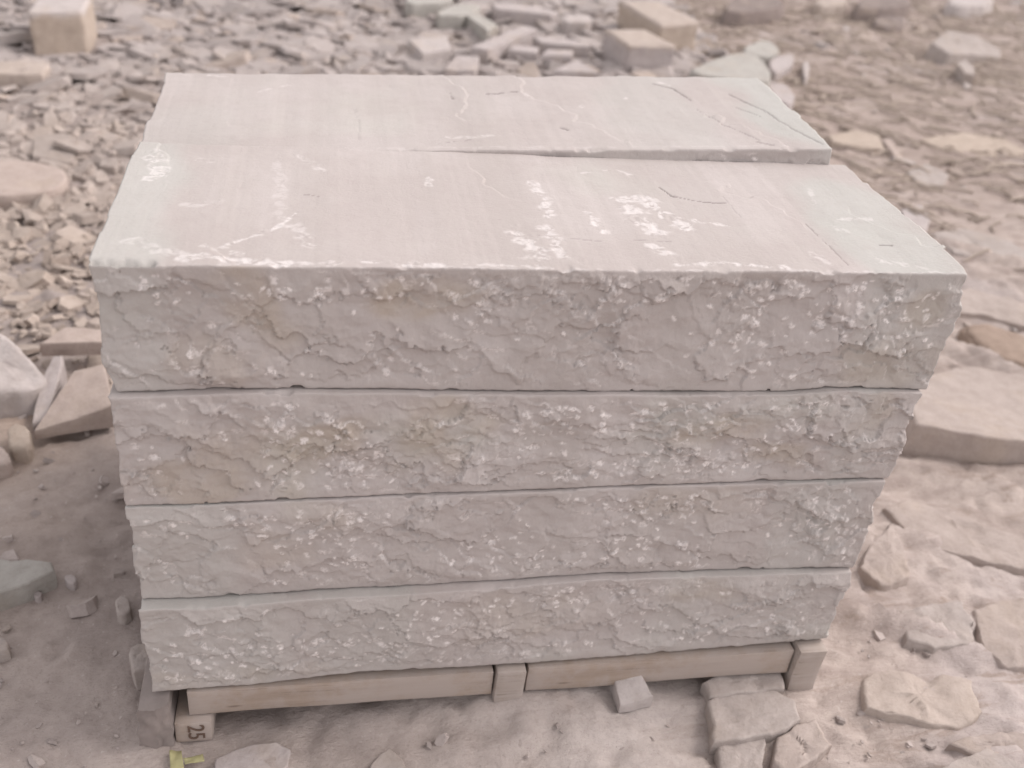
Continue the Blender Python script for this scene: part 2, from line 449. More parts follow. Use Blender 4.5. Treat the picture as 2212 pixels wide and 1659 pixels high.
def slab(name, label, L, D, zb, zt, seed, front_grid=.002, top_grid=None, loc=(0, 0, 0), rot=(0, 0, 0), dress=None,
         stains=(), greens=(), rough=1.0, xl=None, xr=None, group=None):
    h = TH
    nx = int(L / front_grid) + 1; nz = int(h / (front_grid * 1.05)) + 1
    if top_grid:
        ys = np.concatenate([[0, .0015, .0035, .006], np.arange(.009, D, top_grid), [D]])
    else:
        ys = np.concatenate([[0, .0015, .0035, .006, .01, .016, .025, .04, .06], np.linspace(.09, D, 14)])
    I, J, K, F = lattice(nx, len(ys), nz)
    xs = np.linspace(0, L, nx); vs = np.linspace(0, h, nz)
    U, V = np.meshgrid(xs, vs, indexing='ij')
    Z, B = face_relief(U, V, h, seed, rough)
    x = xs[I]; y = ys[J]; kf = K / (nz - 1.0); v = vs[K]
    # lower and upper edge lines of the slab, nicked along the front
    nick = np.zeros(nx); rg = random.Random(seed + 900)
    for _ in range(6):
        c, w_, a = rg.uniform(.03, L - .03), rg.uniform(.003, .022), rg.uniform(.001, .0055) * rg.random()
        nick += a * (1 - sm(.4 * w_, w_, np.abs(xs - c)))
    zbot = np.interp(xs, zb[0], zb[1]) +   .0030 * fbm(xs * 9, xs * 0, seed + 81, 5) + .0012 * perlin(xs * 60, xs * 0, seed + 83)
    ztop = np.interp(xs, zt[0], zt[1]) + .0026 * fbm(xs * 9, xs * 0 + 5, seed + 82, 5)
    z = zbot[I] * (1 - kf) + ztop[I] * kf
    fr = np.exp(-y / .04)
    z += nick[I] * (1 - kf) ** 6 * np.exp(-y / .018)
    chip = .0045 * sm(.12, .42, fbm(x * 17, x * 0 + 3, seed + 84, 3)) + .0005
    z -= chip * kf ** 40 * np.exp(-y / .006)
    tf = kf ** 8
    z += tf * (.0022 * fbm(x * 3.5, y * 3.5, seed + 85, 3) + .0006 * fbm(x * 22, y * 22, seed + 86, 3)) * sm(0, .03, y)
    # thin cleft layers on the upper face: low curved steps, and a broken front edge
    tl = (x * .95 + y * .42) / .21 + .75 * fbm(x * 3.1, y * 3.1, seed + 97, 3) + .10 * perlin(x * 26, y * 26, seed + 98); fl_ = tl - np.floor(tl)
    z += tf * .0026 * (fl_ - .5) * sm(-.05, .25, perlin(x * 2.4, y * 4, seed + 99)) * sm(.004, .02, y)
    z -= kf ** 30 * .009 * sm(.28, .55, fbm(x * 11, x * 0 + 8, seed + 100, 4)) * (1 - sm(.002, .011 + .006 * perlin(x * 30, x * 0, seed), y))
    yy = y - Z[I, K] * fr
    # ends of the slab
    Er = .016 * fbm(y * 5 + 2, v * 11, seed + 87, 5) + .009 * (worley(y * 14, v * 16, seed + 88)[4] - .5)
    El = .009 * fbm(y * 5 + 7, v * 11, seed + 89, 5) + .004 * (worley(y * 14, v * 16, seed + 90)[4] - .5)
    xx = x + np.exp(-(L - x) / .04) * (Er + (np.interp(v, *xr) if xr else 0)) - np.exp(-x / .04) * (El + (np.interp(v, *xl) if xl else 0))
    back = np.exp(-(D - y) / .04); yy = yy + back * .008 * fbm(x * 9, v * 9, seed + 91, 3)
    front = (J == 0)
    bruise = np.where(front, B[I, K], 0.0)
    A = {'bruise': bruise, 'crack': np.zeros(len(I)), 'scuff': np.zeros(len(I)), 'stain': np.zeros(len(I)), 'green': np.zeros(len(I))}
    for (a, b, ra, rb, s_) in stains:
        e = np.hypot((x - a) / (1.45 * ra), (v - b) / (1.35 * rb)) + .6 * perlin(x * 14, v * 14, seed + 95)
        A['stain'] = np.maximum(A['stain'], .8 * s_ * (1 - sm(.45, 1.1, e)) * (J == 0))
    for (a, b, ra, rb, s_) in greens:
        e = np.hypot((x - a) / ra, (y - b) / rb) + .35 * perlin(x * 9, y * 9, seed + 96)
        A['green'] = np.maximum(A['green'], s_ * (1 - sm(.55, 1.05, e)) * np.where(front, .45, 1.0))
    P = np.stack([xx, yy, z], -1)
    if dress:
        top = np.nonzero(K == nz - 1)[0]
        dress(P, A, top, x, y)
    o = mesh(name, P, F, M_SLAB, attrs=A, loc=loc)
    o.rotation_euler = rot
    return tag(o, label, 'stone slab', group or 'sandstone slabs stacked on the pallet')


TH = .2
SX = np.array([0, .2, .5, .85, 1.08, 1.25])
seam = [(SX, np.full(6, TOP)),
        (np.array([0, .06, .20, .49, .85, 1.01, 1.08, 1.25]), TOP - np.array([.199, .198, .194, .203, .211, .213, .206, .214])),
        (np.array([0, .10, .22, .43, .58, .81, 1.25]), TOP - np.array([.397, .397, .395, .391, .393, .389, .393])),
        (np.array([0, .14, .29, .52, .76, 1.02, 1.25]), TOP - np.array([.591, .593, .588, .588, .582, .590, .599])),
        (np.array([0, .17, .36, .53, .87, 1.25]), TOP - np.array([.788, .788, .775, .782, .784, .776]))]


def dress_front(P, A, t, x, y):
    """marks on the top of the foremost slab, measured on the photograph's own slab"""
    xx, yy = x[t], y[t]; sc = A['scuff'][t]; cr = A['crack'][t]

    def tp(pts):
        return [tuple(at(a, b, TOP)[:2]) for a, b in pts]
    for pts, w, a in (
            ([(1150, 395), (1170, 425), (1185, 450), (1190, 470)], .012, .9), ([(1120, 505), (1165, 545)], .022, .9), ([(1178, 495), (1205, 545)], .016, 1.0),
            ([(1270, 460), (1300, 500)], .010, 1.0), ([(1350, 435), (1385, 480), (1420, 500)], .022, 1.0), ([(1385, 425), (1440, 470), (1480, 490)], .020, 1.0),
            ([(1400, 460), (1580, 490)], .006, .9), ([(1410, 530), (1450, 555)], .012, .9), ([(1260, 375), (1330, 365), (1375, 385)], .005, .7),
            ([(510, 520), (600, 490), (640, 460)], .006, 1.0), ([(470, 535), (560, 505)], .004, .9), ([(640, 490), (665, 530)], .012, .7),
            ([(330, 330), (350, 380), (330, 385)], .016, .8), ([(420, 345), (445, 350)], .012, .7), ([(640, 340), (700, 370)], .010, .6),
            ([(400, 440), (470, 440)], .010, .5), ([(290, 520), (350, 540), (420, 555)], .014, .6), ([(390, 555), (500, 560), (620, 570)], .013, 1.0),
            ([(420, 530), (520, 545)], .010, .7), ([(650, 570), (800, 566), (950, 575)], .008, .9), ([(1000, 570), (1200, 580)], .005, .7), ([(1470, 574), (1560, 570), (1700, 580)], .008, 1.0),
            ([(930, 385), (925, 400)], .008, 1.0), ([(1160, 580), (1165, 560)], .004, .9), ([(1790, 480), (1830, 500)], .008, .5), ([(1810, 475), (1880, 470)], .007, .6),
            ([(1750, 545), (1790, 570)], .008, .6), ([(1900, 560), (1990, 580)], .010, .5), ([(1750, 410), (1760, 440)], .006, .5), ([(600, 350), (605, 470)], .010, .35)):
        stroke(sc, xx, yy, tp(pts), w * .95, a, 5)
    stroke(sc, xx, yy, tp([(200, 575), (2080, 591)]), .006, .55, 8, .9)
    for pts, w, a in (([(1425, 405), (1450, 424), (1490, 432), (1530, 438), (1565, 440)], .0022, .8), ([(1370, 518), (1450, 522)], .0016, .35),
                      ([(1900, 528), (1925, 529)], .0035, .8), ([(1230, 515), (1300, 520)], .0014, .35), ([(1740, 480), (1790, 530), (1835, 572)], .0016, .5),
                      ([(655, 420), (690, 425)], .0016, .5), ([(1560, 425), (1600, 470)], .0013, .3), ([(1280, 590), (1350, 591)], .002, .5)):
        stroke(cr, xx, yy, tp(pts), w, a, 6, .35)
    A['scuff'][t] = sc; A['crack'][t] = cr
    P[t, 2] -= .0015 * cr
    P[t, 2] += .0010 * sc * perlin(xx * 120, yy * 120, 9)
    # the piece broken off the front edge at the left corner
    fl = sm(0.0, .012, .085 + .02 * perlin(xx * 40, yy * 0, 4) - xx) * (1 - sm(.006, .020, yy + .005 * perlin(xx * 60, yy * 60, 14)))
    P[t, 2] -= .009 * fl


def dress_rear(P, A, t, x, y):
    xx, yy = x[t], y[t]; sc = A['scuff'][t]; cr = A['crack'][t]
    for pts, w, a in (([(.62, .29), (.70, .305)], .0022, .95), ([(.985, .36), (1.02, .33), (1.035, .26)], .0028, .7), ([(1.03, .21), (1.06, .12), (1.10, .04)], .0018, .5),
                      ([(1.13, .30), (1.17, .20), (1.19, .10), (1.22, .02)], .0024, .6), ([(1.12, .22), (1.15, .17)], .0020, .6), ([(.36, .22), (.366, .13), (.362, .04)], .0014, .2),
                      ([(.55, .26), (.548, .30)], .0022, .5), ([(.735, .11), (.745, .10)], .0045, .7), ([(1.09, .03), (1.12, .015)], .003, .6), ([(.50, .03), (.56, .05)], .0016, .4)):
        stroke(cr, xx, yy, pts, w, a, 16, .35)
    for pts, w, a in (([(.80, .22), (.803, .225)], .007, .9), ([(.90, .27), (.902, .272)], .005, .8), ([(.52, .06), (.60, .065)], .006, .6), ([(.70, .31), (.70, .27)], .006, .5),
                      ([(.18, .30), (.24, .34)], .005, .6), ([(.08, .39), (.12, .385)], .006, .7), ([(1.0, .37), (1.015, .355)], .006, .9), ([(.02, .012), (1.24, .012)], .004, .3)):
        stroke(sc, xx, yy, pts, w, a, 17)
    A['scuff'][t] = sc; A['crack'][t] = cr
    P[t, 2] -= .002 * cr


def zz(i, off=0.0, base=0.0):
    return (seam[i][0], seam[i][1] + off - base)


GAP = .0022
fronts = [
    ('topmost front slab, pale scuffed top with white scratches and a thin curved crack', 0.000, 0.0, 101, dress_front, .0032,
     ((.20, .13, .05, .05, .9), (.43, .145, .07, .03, 1), (.15, .05, .05, .04, .5), (1.16, .05, .09, .04, .6), (1.20, .13, .03, .03, .6)),
     ((.0, .22, .10, .5, .8), (1.16, .12, .12, .32, .9), (1.2, .03, .1, .08, .7)), 1.0),
    ('second slab from the top in the front stack, heavily flaked face with ochre brown stains', -.010, .003, 212, None, None,
     ((.12, .05, .10, .05, .8), (.30, .11, .06, .04, 1), (.45, .12, .08, .05, .9), (.93, .12, .06, .03, 1), (1.02, .07, .05, .03, .8), (1.17, .15, .03, .05, .6), (.22, .10, .15, .05, .5)),
     ((1.15, .02, .05, .05, .5),), 1.15),
    ('third slab from the top in the front stack, grey split face speckled with pale bruises', -.012, .0, 323, None, None,
     ((.22, .10, .05, .04, .45), (.28, .17, .06, .03, .5), (.9, .16, .1, .03, .4)), ((.06, .0, .10, .05, .8), (1.12, .0, .10, .05, .7)), .95),
    ('lowest slab of the front stack, its smooth upper ledge showing and wood beneath it', -.034, .010, 434, None, None,
     ((.95, .17, .08, .03, .6), (.62, .12, .12, .05, .35), (.10, .02, .12, .02, .5)), ((.10, .0, .16, .1, .8), (.35, .0, .10, .1, .6), (1.0, .0, .2, .05, .5)), .85)]
for i, (lab, y0, rz, seed, dr, tg, sts, grs, ro) in enumerate(fronts):
    base = float(seam[i + 1][1].min())
    xl = ((0, .03, .06, .2), (-.012, -.004, .001, .002)) if i == 0 else None
    slab('stone_slab', lab, (1.25, 1.243, 1.238, 1.230)[i], .435, zz(i + 1, GAP, base), zz(i, 0, base), seed, .002, tg, (0, y0, base), (0, 0, rz), dr, sts, grs, ro, xl)
rear_z = [TOP, TOP - .198, TOP - .394, TOP - .588, TOP - .782]
rear_lab = ['topmost rear slab, tilted up at its right end above the front slab, greenish right end',
            'slab directly under the tilted rear slab, behind the topmost front slab',
            'rear slab standing two places above the pallet wood, behind the front stack',
            'lowest slab of the rear stack, resting on the back of the pallet']
for i in range(4):
    b = rear_z[i + 1]; rot = (0, 0, .012)
    flat = (np.array([0, 1.3]), np.array([0.002, 0.002])); t = rear_z[i] - b
    up = (np.array([0, 1.3]), np.array([t, t]))
    loc = (0.002, .462, b)
    if i == 0:
        rot = (.02, -math.radians(2.3), 0.0); loc = (0.0, .440, b - .0165)
        up = (np.array([0, 1.3]), np.array([t, t - .002]))
    if i == 1: up = (np.array([0, .4, 1.3]), np.array([t - .019, t - .006, t + .024]))
    slab('stone_slab', rear_lab[i], 1.23 if i == 0 else 1.25, .405, flat, up, 555 + 111 * i, .0035 if i else .003, .0045 if i == 0 else None, loc, rot,
         dress_rear if i == 0 else None, (), ((1.24, .24, .13, .35, 1.0), (.06, .1, .1, .2, .3), (.95, .2, .12, .3, .4)) if i == 0 else (), .8)


# ------------------------------------------------------------------ pallet
def timber(name, x0, x1, y0, y1, z0, z1, mat, parent, seed, nx=30, ny=6, nz=6, wob=.002, rnd=.002, along='x'):
    I, J, K, F = lattice(nx, ny, nz)
    a = I / (nx - 1.0); b = J / (ny - 1.0); c = K / (nz - 1.0)

    def ease(t, size):                                   # points gather at the ends so that corners round off
        e = rnd / size; return np.where(t < .5, np.maximum(0, t), t)
    x = x0 + (x1 - x0) * a; y = y0 + (y1 - y0) * b; z = z0 + (z1 - z0) * c
    ins = ((I == 0) | (I == nx - 1)).astype(int) + ((J == 0) | (J == ny - 1)).astype(int) + ((K == 0) | (K == nz - 1)).astype(int)
    cx, cy, cz = (x0 + x1) / 2, (y0 + y1) / 2, (z0 + z1) / 2
    k = np.where(ins >= 2, rnd, 0.0)
    x = x - np.sign(x - cx) * k * ((I == 0) | (I == nx - 1)); y = y - np.sign(y - cy) * k * ((J == 0) | (J == ny - 1)); z = z - np.sign(z - cz) * k * ((K == 0) | (K == nz - 1))
    t = x if along == 'x' else y
    y = y + wob * perlin(t * 6, z * 12, seed); z = z + wob * .7 * perlin(t * 5, y * 9, seed + 1); x = x + wob * perlin(z * 14, y * 9, seed + 2)
    base = np.array([cx, cy, z0])
    o = mesh(name, np.stack([x, y, z], -1) - base, F, mat, sharp=40)
    o.location = base
    if parent:
        o.parent = parent; o.location = base - np.array(parent.location)
    return o


pal = empty('pallet', (.62, .45, 0.0))
tag(pal, 'rough sawn wooden pallet carrying the stacked sandstone slabs', 'pallet')
RB, RT = TOP - .852, TOP - .790


def into(o, parent, base):
    """keeps o where it stands in the place while it becomes a child"""
    w = np.array(o.location) + (np.array(o.parent.location) if o.parent else 0); o.parent = parent; o.location = w - np.array(base)
    return o


timber('front_rail', .052, .584, -.036, .035, RB, RT, M_WOOD, pal, 1, 50, 6, 6)
timber('front_rail', .646, 1.166, -.036, .035, RB + .001, RT + .003, M_WOOD, pal, 21, 50, 6, 6)
timber('middle_rail', .0, 1.27, .30, .60, RB + .02, RT + .002, M_WOOD, pal, 2, 60, 6, 4)
timber('rear_rail', .0, 1.27, .76, .84, RB + .004, RT + .004, M_WOOD, pal, 3, 60, 6, 4)
# skids: run front to back under the rails, their ends showing under the slabs
ZERO = (0, 0, 0)
for (xa, xb, seed) in ((.028, .092, 4), (.586, .644, 7), (1.168, 1.228, 8)):
    s_ = timber('skid', xa, xb, .105, .90, .0, RB - .001, M_WOOD, None, seed, 6, 30, 6, .003, .002, 'y')
    base = np.array(s_.location); into(s_, pal, pal.location)
    if seed == 4:
        into(timber('foot_block', xa, xb, -.050, .10, -.004, RB - .001, M_WOOD, None, 14, 8, 12, 8, .0015, .002, 'y'), s_, base)
        I, J, K, F = lattice(12, 8, 16)
        a, b, c = I / 11.0, J / 7.0, K / 15.0
        P = np.stack([-.022 + .049 * a + .006 * perlin(c * 4, a * 3, 5) + .010 * (1 - c) * (a - 1), -.050 - .012 * np.sin(math.pi * (.10 + .75 * a)) * (1 - b) + .13 * b + .004 * perlin(a * 5, c * 5, 6),
                      -.004 + (RT + .002) * c - .012 * (1 - a) * c], -1)
        bk = mesh('bark_slab', P - base, F, M_BARK, s_, sharp=50)
        cu = bpy.data.curves.new('number', 'FONT'); cu.body = '25'; cu.size = .040; cu.extrude = .0006; cu.align_x = 'CENTER'; cu.align_y = 'CENTER'
        to = bpy.data.objects.new('number', cu); COL.objects.link(to)
        bpy.context.view_layer.update()
        nm = bpy.data.meshes.new_from_object(to.evaluated_get(bpy.context.evaluated_depsgraph_get()))
        bpy.data.objects.remove(to); nm.materials.clear(); nm.materials.append(M_INK)
        num = bpy.data.objects.new('number', nm); COL.objects.link(num); num.parent = s_
        num.rotation_euler = (math.radians(90), math.radians(90), 0)
        num.location = np.array([.064, -.0522, .026]) - base
    else:
        e_ = timber('end_block', xa + .001, xb - .001, -.045 if seed == 7 else -.048, .10, .0, RT + (.004 if seed == 7 else .010), M_WOODG, None, seed + 10, 8, 14, 10, .002, .002, 'y')
        into(e_, s_, base)


# ------------------------------------------------------------------ loose stones
TINTS = {'grey': (.43, .38, .37), 'pale': (.46, .41, .395), 'cream': (.425, .358, .318), 'sand': (.40, .337, .307), 'tan': (.43, .355, .30), 'green': (.395, .372, .345),
         'pink': (.42, .345, .31), 'dark': (.23, .187, .172), 'brown': (.31, .235, .19), 'dust': (.385, .335, .312)}


def stone_mesh(name, top, z_top, z_bot, tint, seed, flare=1.0, bevel=.010, wob=.006, tilt=None):
    """a stone from the outline of its upper face (world xy) down to z_bot; z_top may be a list"""
    top = np.asarray(top, float); n = len(top)
    zt = np.asarray(z_top if np.ndim(z_top) else [z_top] * n, float)
    if bevel >= .01:                                     # worn stones: corners cut off
        for _ in range(1):
            nx_, nz_ = np.roll(top, -1, 0), np.roll(zt, -1); c_ = .22
            top = np.stack([top * (1 - c_) + nx_ * c_, top * c_ + nx_ * (1 - c_)], 1).reshape(-1, 2)
            zt = np.stack([zt * (1 - c_) + nz_ * c_, zt * c_ + nz_ * (1 - c_)], 1).ravel()
        n = len(top)
    per = np.linalg.norm(np.roll(top, -1, 0) - top, axis=1); step = max(.008, per.sum() / 64)
    P, Zs = [], []
    for i in range(n):
        k = max(1, int(per[i] / step))
        for t in np.arange(k) / k:
            P.append(top[i] * (1 - t) + top[(i + 1) % n] * t); Zs.append(zt[i] * (1 - t) + zt[(i + 1) % n] * t)
    P = np.array(P); Zs = np.array(Zs)
    area = np.sum(P[:, 0] * np.roll(P[:, 1], -1) - np.roll(P[:, 0], -1) * P[:, 1])
    if area < 0: P = P[::-1]; Zs = Zs[::-1]
    ctr = P.mean(0); cz = Zs.mean(); R = np.linalg.norm(P - ctr, axis=1).mean()
    P = P + (P - ctr) * (wob / R * (.8 * perlin(P[:, 0] / R * .9, P[:, 1] / R * .9, seed) + .35 * perlin(P[:, 0] * 28, P[:, 1] * 28, seed)))[:, None]
    rings = []
    hgt = Zs - z_bot
    bv = min(bevel, R * .3)
    for s_, f in ((flare, 0.0), (1 + (flare - 1) * .6 + .01, .35), (1 + (flare - 1) * .25 + .015, .68)):
        rings.append(np.c_[ctr + (P - ctr) * s_, z_bot + hgt * f])
    for t_ in (0, .3, .6, .85, 1.0):
        q_ = t_ * math.pi / 2
        rings.append(np.c_[ctr + (P - ctr) * (1 - bv / R * (1 - math.cos(q_))), Zs - np.minimum(bv * .8, hgt * .3) * (1 - math.sin(q_))])
    for s_ in (.85, .7, .55, .4, .25, .12):
        rings.append(np.c_[ctr + (P - ctr) * s_ * (1 - bv / R), cz + (Zs - cz) * s_])
    Vv = np.concatenate(rings + [np.array([[ctr[0], ctr[1], cz]])]); m = len(P)
    q = Vv[:, 0] * 1.0; r_ = Vv[:, 1] * 1.0; s3 = Vv[:, 2] * 1.0
    amp = np.minimum(wob, .22 * R); up = sm(0, .5, (s3 - z_bot) / hgt.mean())
    k1, k2 = .9 / R, 3.2 / R
    Vv[:, 2] += up * amp * (.25 * fbm(q * k1, r_ * k1 + s3 * 5, seed + 2, 2) + .30 * fbm(q * k2, r_ * k2, seed + 6, 4))
    d_, d2_, ox_, oy_, c_ = worley(q * 1.7 / R, r_ * 1.7 / R, seed + 8)
    Vv[:, 2] += up * amp * .5 * ((c_ - .5) * .6 + ox_ * (c_ - .5) * 2)
    Vv[:, 0] += amp * .5 * fbm(r_ * k2, s3 * 22, seed + 3, 3); Vv[:, 1] += amp * .5 * fbm(q * k2, s3 * 22, seed + 4, 3)
    F = []
    for k in range(len(rings) - 1):
        for i in range(m):
            j = (i + 1) % m; F.append((k * m + i, k * m + j, (k + 1) * m + j, (k + 1) * m + i))
    k = (len(rings) - 1) * m; F += [(k + i, k + (i + 1) % m, len(Vv) - 1) for i in range(m)]
    F.append(tuple(range(m))[::-1])
    base = np.array([ctr[0], ctr[1], z_bot])
    col = np.array(TINTS[tint])
    return mesh(name, Vv - base, F, M_STONE, loc=base, sharp=38, uniform=col)


def stone(name, label, cat, px, hgt, tint, seed, sink=.02, group=None, **kw):
    """outline px: pixels of the upper face; hgt: its height over the ground (one number, or one per corner)"""
    hs_ = hgt if np.ndim(hgt) else [hgt] * len(px)
    q_ = np.array([at(*p, dz=h)[:2] for p, h in zip(px, hs_)]); c = q_.mean(0)
    g = max(float(ground_low(c[0], c[1])), float(np.mean(ground(q_[:, 0], q_[:, 1]))))
    pts = [at(p[0], p[1], g + h) for p, h in zip(px, hs_)]
    o = stone_mesh(name, [p[:2] for p in pts], [g + h for h in hs_], g - sink, tint, seed, **kw)
    return tag(o, label, cat, group)


def block(label, quad, hgt, tint, seed, group=None, cat='stone block', wob=.006, sink=.02, top_tint=None):
    """a squared block: pixels of its upper face, near-left first and counter-clockwise, and its height"""
    c = np.mean([at(*p, dz=hgt)[:2] for p in quad], axis=0); g = float(ground_low(c[0], c[1]))
    q = [at(p[0], p[1], g + hgt)[:2] for p in quad]
    I, J, K, F = lattice(22, 22, 14)
    a = (I / 21.0)[:, None]; b = (J / 21.0)[:, None]; k = K / 13.0
    xy = (q[0] * (1 - a) + q[1] * a) * (1 - b) + (q[3] * (1 - a) + q[2] * a) * b
    z = g - sink + (hgt + sink) * k
    x, y = xy[:, 0], xy[:, 1]
    ins = ((I == 0) | (I == 21)).astype(int) + ((J == 0) | (J == 21)).astype(int) + (K == 13).astype(int)
    ctr = np.mean(q, axis=0)
    sft = np.where(ins >= 2, .05, 0.0) * (.6 + .8 * perlin(x * 9, y * 9 + z * 9, seed))
    x = x + (ctr[0] - x) * sft + wob * fbm(y * 9, z * 11, seed + 1, 3); y = y + (ctr[1] - y) * sft + wob * fbm(x * 9, z * 11, seed + 2, 3)
    z = z - np.where(ins >= 2, .006, 0) * (K == 13) + wob * .6 * (K == 13) * fbm(x * 9, y * 9, seed + 3, 3)
    base = np.array([ctr[0], ctr[1], g - sink])
    col = np.tile(np.array(TINTS[tint]), (len(x), 1))
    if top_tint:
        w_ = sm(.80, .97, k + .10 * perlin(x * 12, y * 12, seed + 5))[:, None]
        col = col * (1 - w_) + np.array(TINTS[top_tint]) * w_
    o = mesh('stone_block', np.stack([x, y, z], -1) - base, F, M_STONE, loc=base, sharp=35, attrs={'tint': col})
    return tag(o, label, cat, group)


GB = 'squared stone blocks lying on the rubble'
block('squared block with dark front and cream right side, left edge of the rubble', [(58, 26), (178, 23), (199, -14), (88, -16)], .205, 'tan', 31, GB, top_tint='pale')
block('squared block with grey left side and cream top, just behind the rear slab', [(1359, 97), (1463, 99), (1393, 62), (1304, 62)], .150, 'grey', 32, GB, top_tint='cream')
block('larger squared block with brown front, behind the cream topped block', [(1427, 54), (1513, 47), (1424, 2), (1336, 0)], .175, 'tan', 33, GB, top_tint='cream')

GS = 'loose flat stones on the quarry floor'
stone('stone_slab', 'thin beige slab cut by the left photo edge, below the squared block', 'stone slab', [(-60, 132), (30, 130), (112, 134), (98, 152), (86, 160), (-60, 158)], .060, 'cream', 41, group=GS)
stone('stone_slab', 'broad pinkish flat slab amid gravel at the left photo edge', 'stone slab', [(-70, 350), (50, 342), (130, 360), (152, 386), (120, 408), (40, 420), (-70, 424)], .045, 'pink', 42, group=GS)
stone('stone_slab', 'narrow slab lying level on slivers, touching the left side of the stack', 'stone slab', [(84, 742), (141, 706), (219, 710), (232, 738)], .095, 'pink', 43, sink=-.055, group=GS, bevel=.004, wob=.003)
stone('boulder', 'pale grey boulder at the left photo edge beside the stack', 'boulder', [(-70, 730), (0, 712), (36, 742), (72, 785), (94, 815), (70, 838), (-70, 838)], [.13, .145, .13, .10, .075, .07, .10], 'pale', 44, flare=1.06, bevel=.02, wob=.012)
stone('stone_sliver', 'grey sliver of stone leaning beside the pale boulder', 'stone sliver', [(110, 765), (142, 764), (118, 850), (94, 908), (62, 914)], [.075, .08, .05, .03, .03], 'grey', 45, group=GS, wob=.003)
stone('stone_plate', 'triangular stone plate propped up with a shadowed lower edge', 'stone plate', [(160, 800), (226, 786), (247, 874), (160, 905), (74, 930)], [.075, .09, .085, .060, .045], 'pink', 46, sink=-.020, group=GS, bevel=.004, wob=.003)
stone('stone', 'small tan stone beneath the pale boulder', 'stone', [(10, 925), (32, 914), (60, 920), (68, 950), (50, 966), (20, 960)], .045, 'tan', 47, wob=.006, flare=1.1)
stone('stone', 'pinkish stone cut by the left photo edge below the small tan stone', 'stone', [(-50, 960), (4, 958), (26, 990), (10, 1005), (-50, 1000)], .04, 'pink', 48, wob=.006)
stone('stone_slab', 'greenish grey slab cut by the left photo edge on bare dirt', 'stone slab', [(-80, 1205), (-20, 1200), (24, 1212), (58, 1207), (114, 1212), (119, 1232), (62, 1260), (-20, 1284), (-80, 1300)], .038, 'green', 49, group=GS, bevel=.006, wob=.004)
stone('pebble', 'oval pebble standing near the left side of the lowest slabs', 'pebble', [(247, 1296), (262, 1284), (281, 1292), (283, 1316), (270, 1331), (252, 1325)], .030, 'dust', 50, bevel=.010, flare=1.05, wob=.003)
stone('stone', 'rounded grey stone in the shade of the lowest slab', 'stone', [(276, 1400), (300, 1384), (334, 1392), (336, 1430), (318, 1448), (284, 1446)], .05, 'dust', 51, bevel=.015, wob=.005)
stone('pebble', 'little pebble just right of the greenish grey slab', 'pebble', [(138, 1246), (150, 1238), (166, 1244), (162, 1258), (146, 1260)], .018, 'grey', 52, wob=.003)
stone('pebble', 'tiny pebble at the tip shadow of the greenish grey slab', 'pebble', [(72, 1280), (82, 1275), (92, 1280), (86, 1290), (74, 1290)], .014, 'grey', 53, wob=.002)
stone('pebble', 'round pebble cut by the left photo edge on dark dirt', 'pebble', [(-30, 1374), (4, 1372), (20, 1385), (16, 1403), (-30, 1408)], .03, 'dust', 54, bevel=.01, wob=.003)
stone('stone_plate', 'half buried grey plate in the dust below the numbered pallet leg', 'stone plate', [(462, 1690), (466, 1640), (505, 1620), (548, 1606), (600, 1602), (630, 1616), (622, 1652), (596, 1690)], .012, 'grey', 55, group=GS, bevel=.004, wob=.004)
stone('stone_plate', 'pointed pale plate at the bottom edge of the photo', 'stone plate', [(780, 1700), (802, 1650), (842, 1612), (872, 1642), (905, 1700)], .014, 'dust', 56, group=GS, bevel=.004, wob=.003)
stone('stone_plate', 'small white plate tilted in the shade under the pallet rail', 'stone plate', [(1324, 1452), (1384, 1454), (1412, 1504), (1340, 1524)], [.045, .05, .030, .022], 'pale', 57, sink=.0, group=GS, bevel=.003, wob=.002)
stone('stone', 'wide grey stone under the right end of the pallet rail', 'stone', [(1512, 1474), (1560, 1450), (1610, 1436), (1686, 1432), (1693, 1486), (1530, 1504)], .034, 'dust', 58, bevel=.007, wob=.007, sink=.04)
stone('stone', 'flat grey stone with cream right corner before the pallet', 'stone', [(1528, 1512), (1600, 1497), (1670, 1490), (1720, 1510), (1736, 1552), (1672, 1584), (1600, 1594), (1540, 1602)], .028, 'dust', 59, bevel=.007, wob=.007, sink=.04)
stone('stone', 'squarish grey stone at the bottom edge of the photo', 'stone', [(1550, 1606), (1600, 1597), (1654, 1590), (1652, 1700), (1562, 1700)], .024, 'dust', 60, bevel=.007, wob=.007, sink=.04)
stone('stone', 'rounded pale stone wedged right of the squarish grey stone', 'stone', [(1676, 1590), (1720, 1562), (1762, 1556), (1800, 1606), (1760, 1640), (1705, 1672), (1672, 1648)], .026, 'sand', 61, bevel=.007, wob=.007, sink=.04)
stone('stone_plate', 'dark grey plate cut by the bottom right photo corner', 'stone plate', [(1990, 1690), (2060, 1645), (2132, 1612), (2240, 1670), (2240, 1720)], .016, 'dust', 65, group=GS, bevel=.004)
stone('stone_ledge', 'thick pinkish stone ledge with shaded front, cut by the right photo edge', 'stone ledge', [(1974, 918), (2060, 930), (2130, 944), (2230, 952), (2330, 960), (2340, 850), (2200, 800), (2080, 790), (1990, 815), (1955, 860)], [.080, .082, .078, .075, .07, .035, .01, .008, .02, .05], 'sand', 67, bevel=.008, flare=1.02, wob=.012, sink=.08)
SH = dict(group='rock sheets in the sand right of the stack', flare=1.16, wob=.012, sink=.06, bevel=.006)
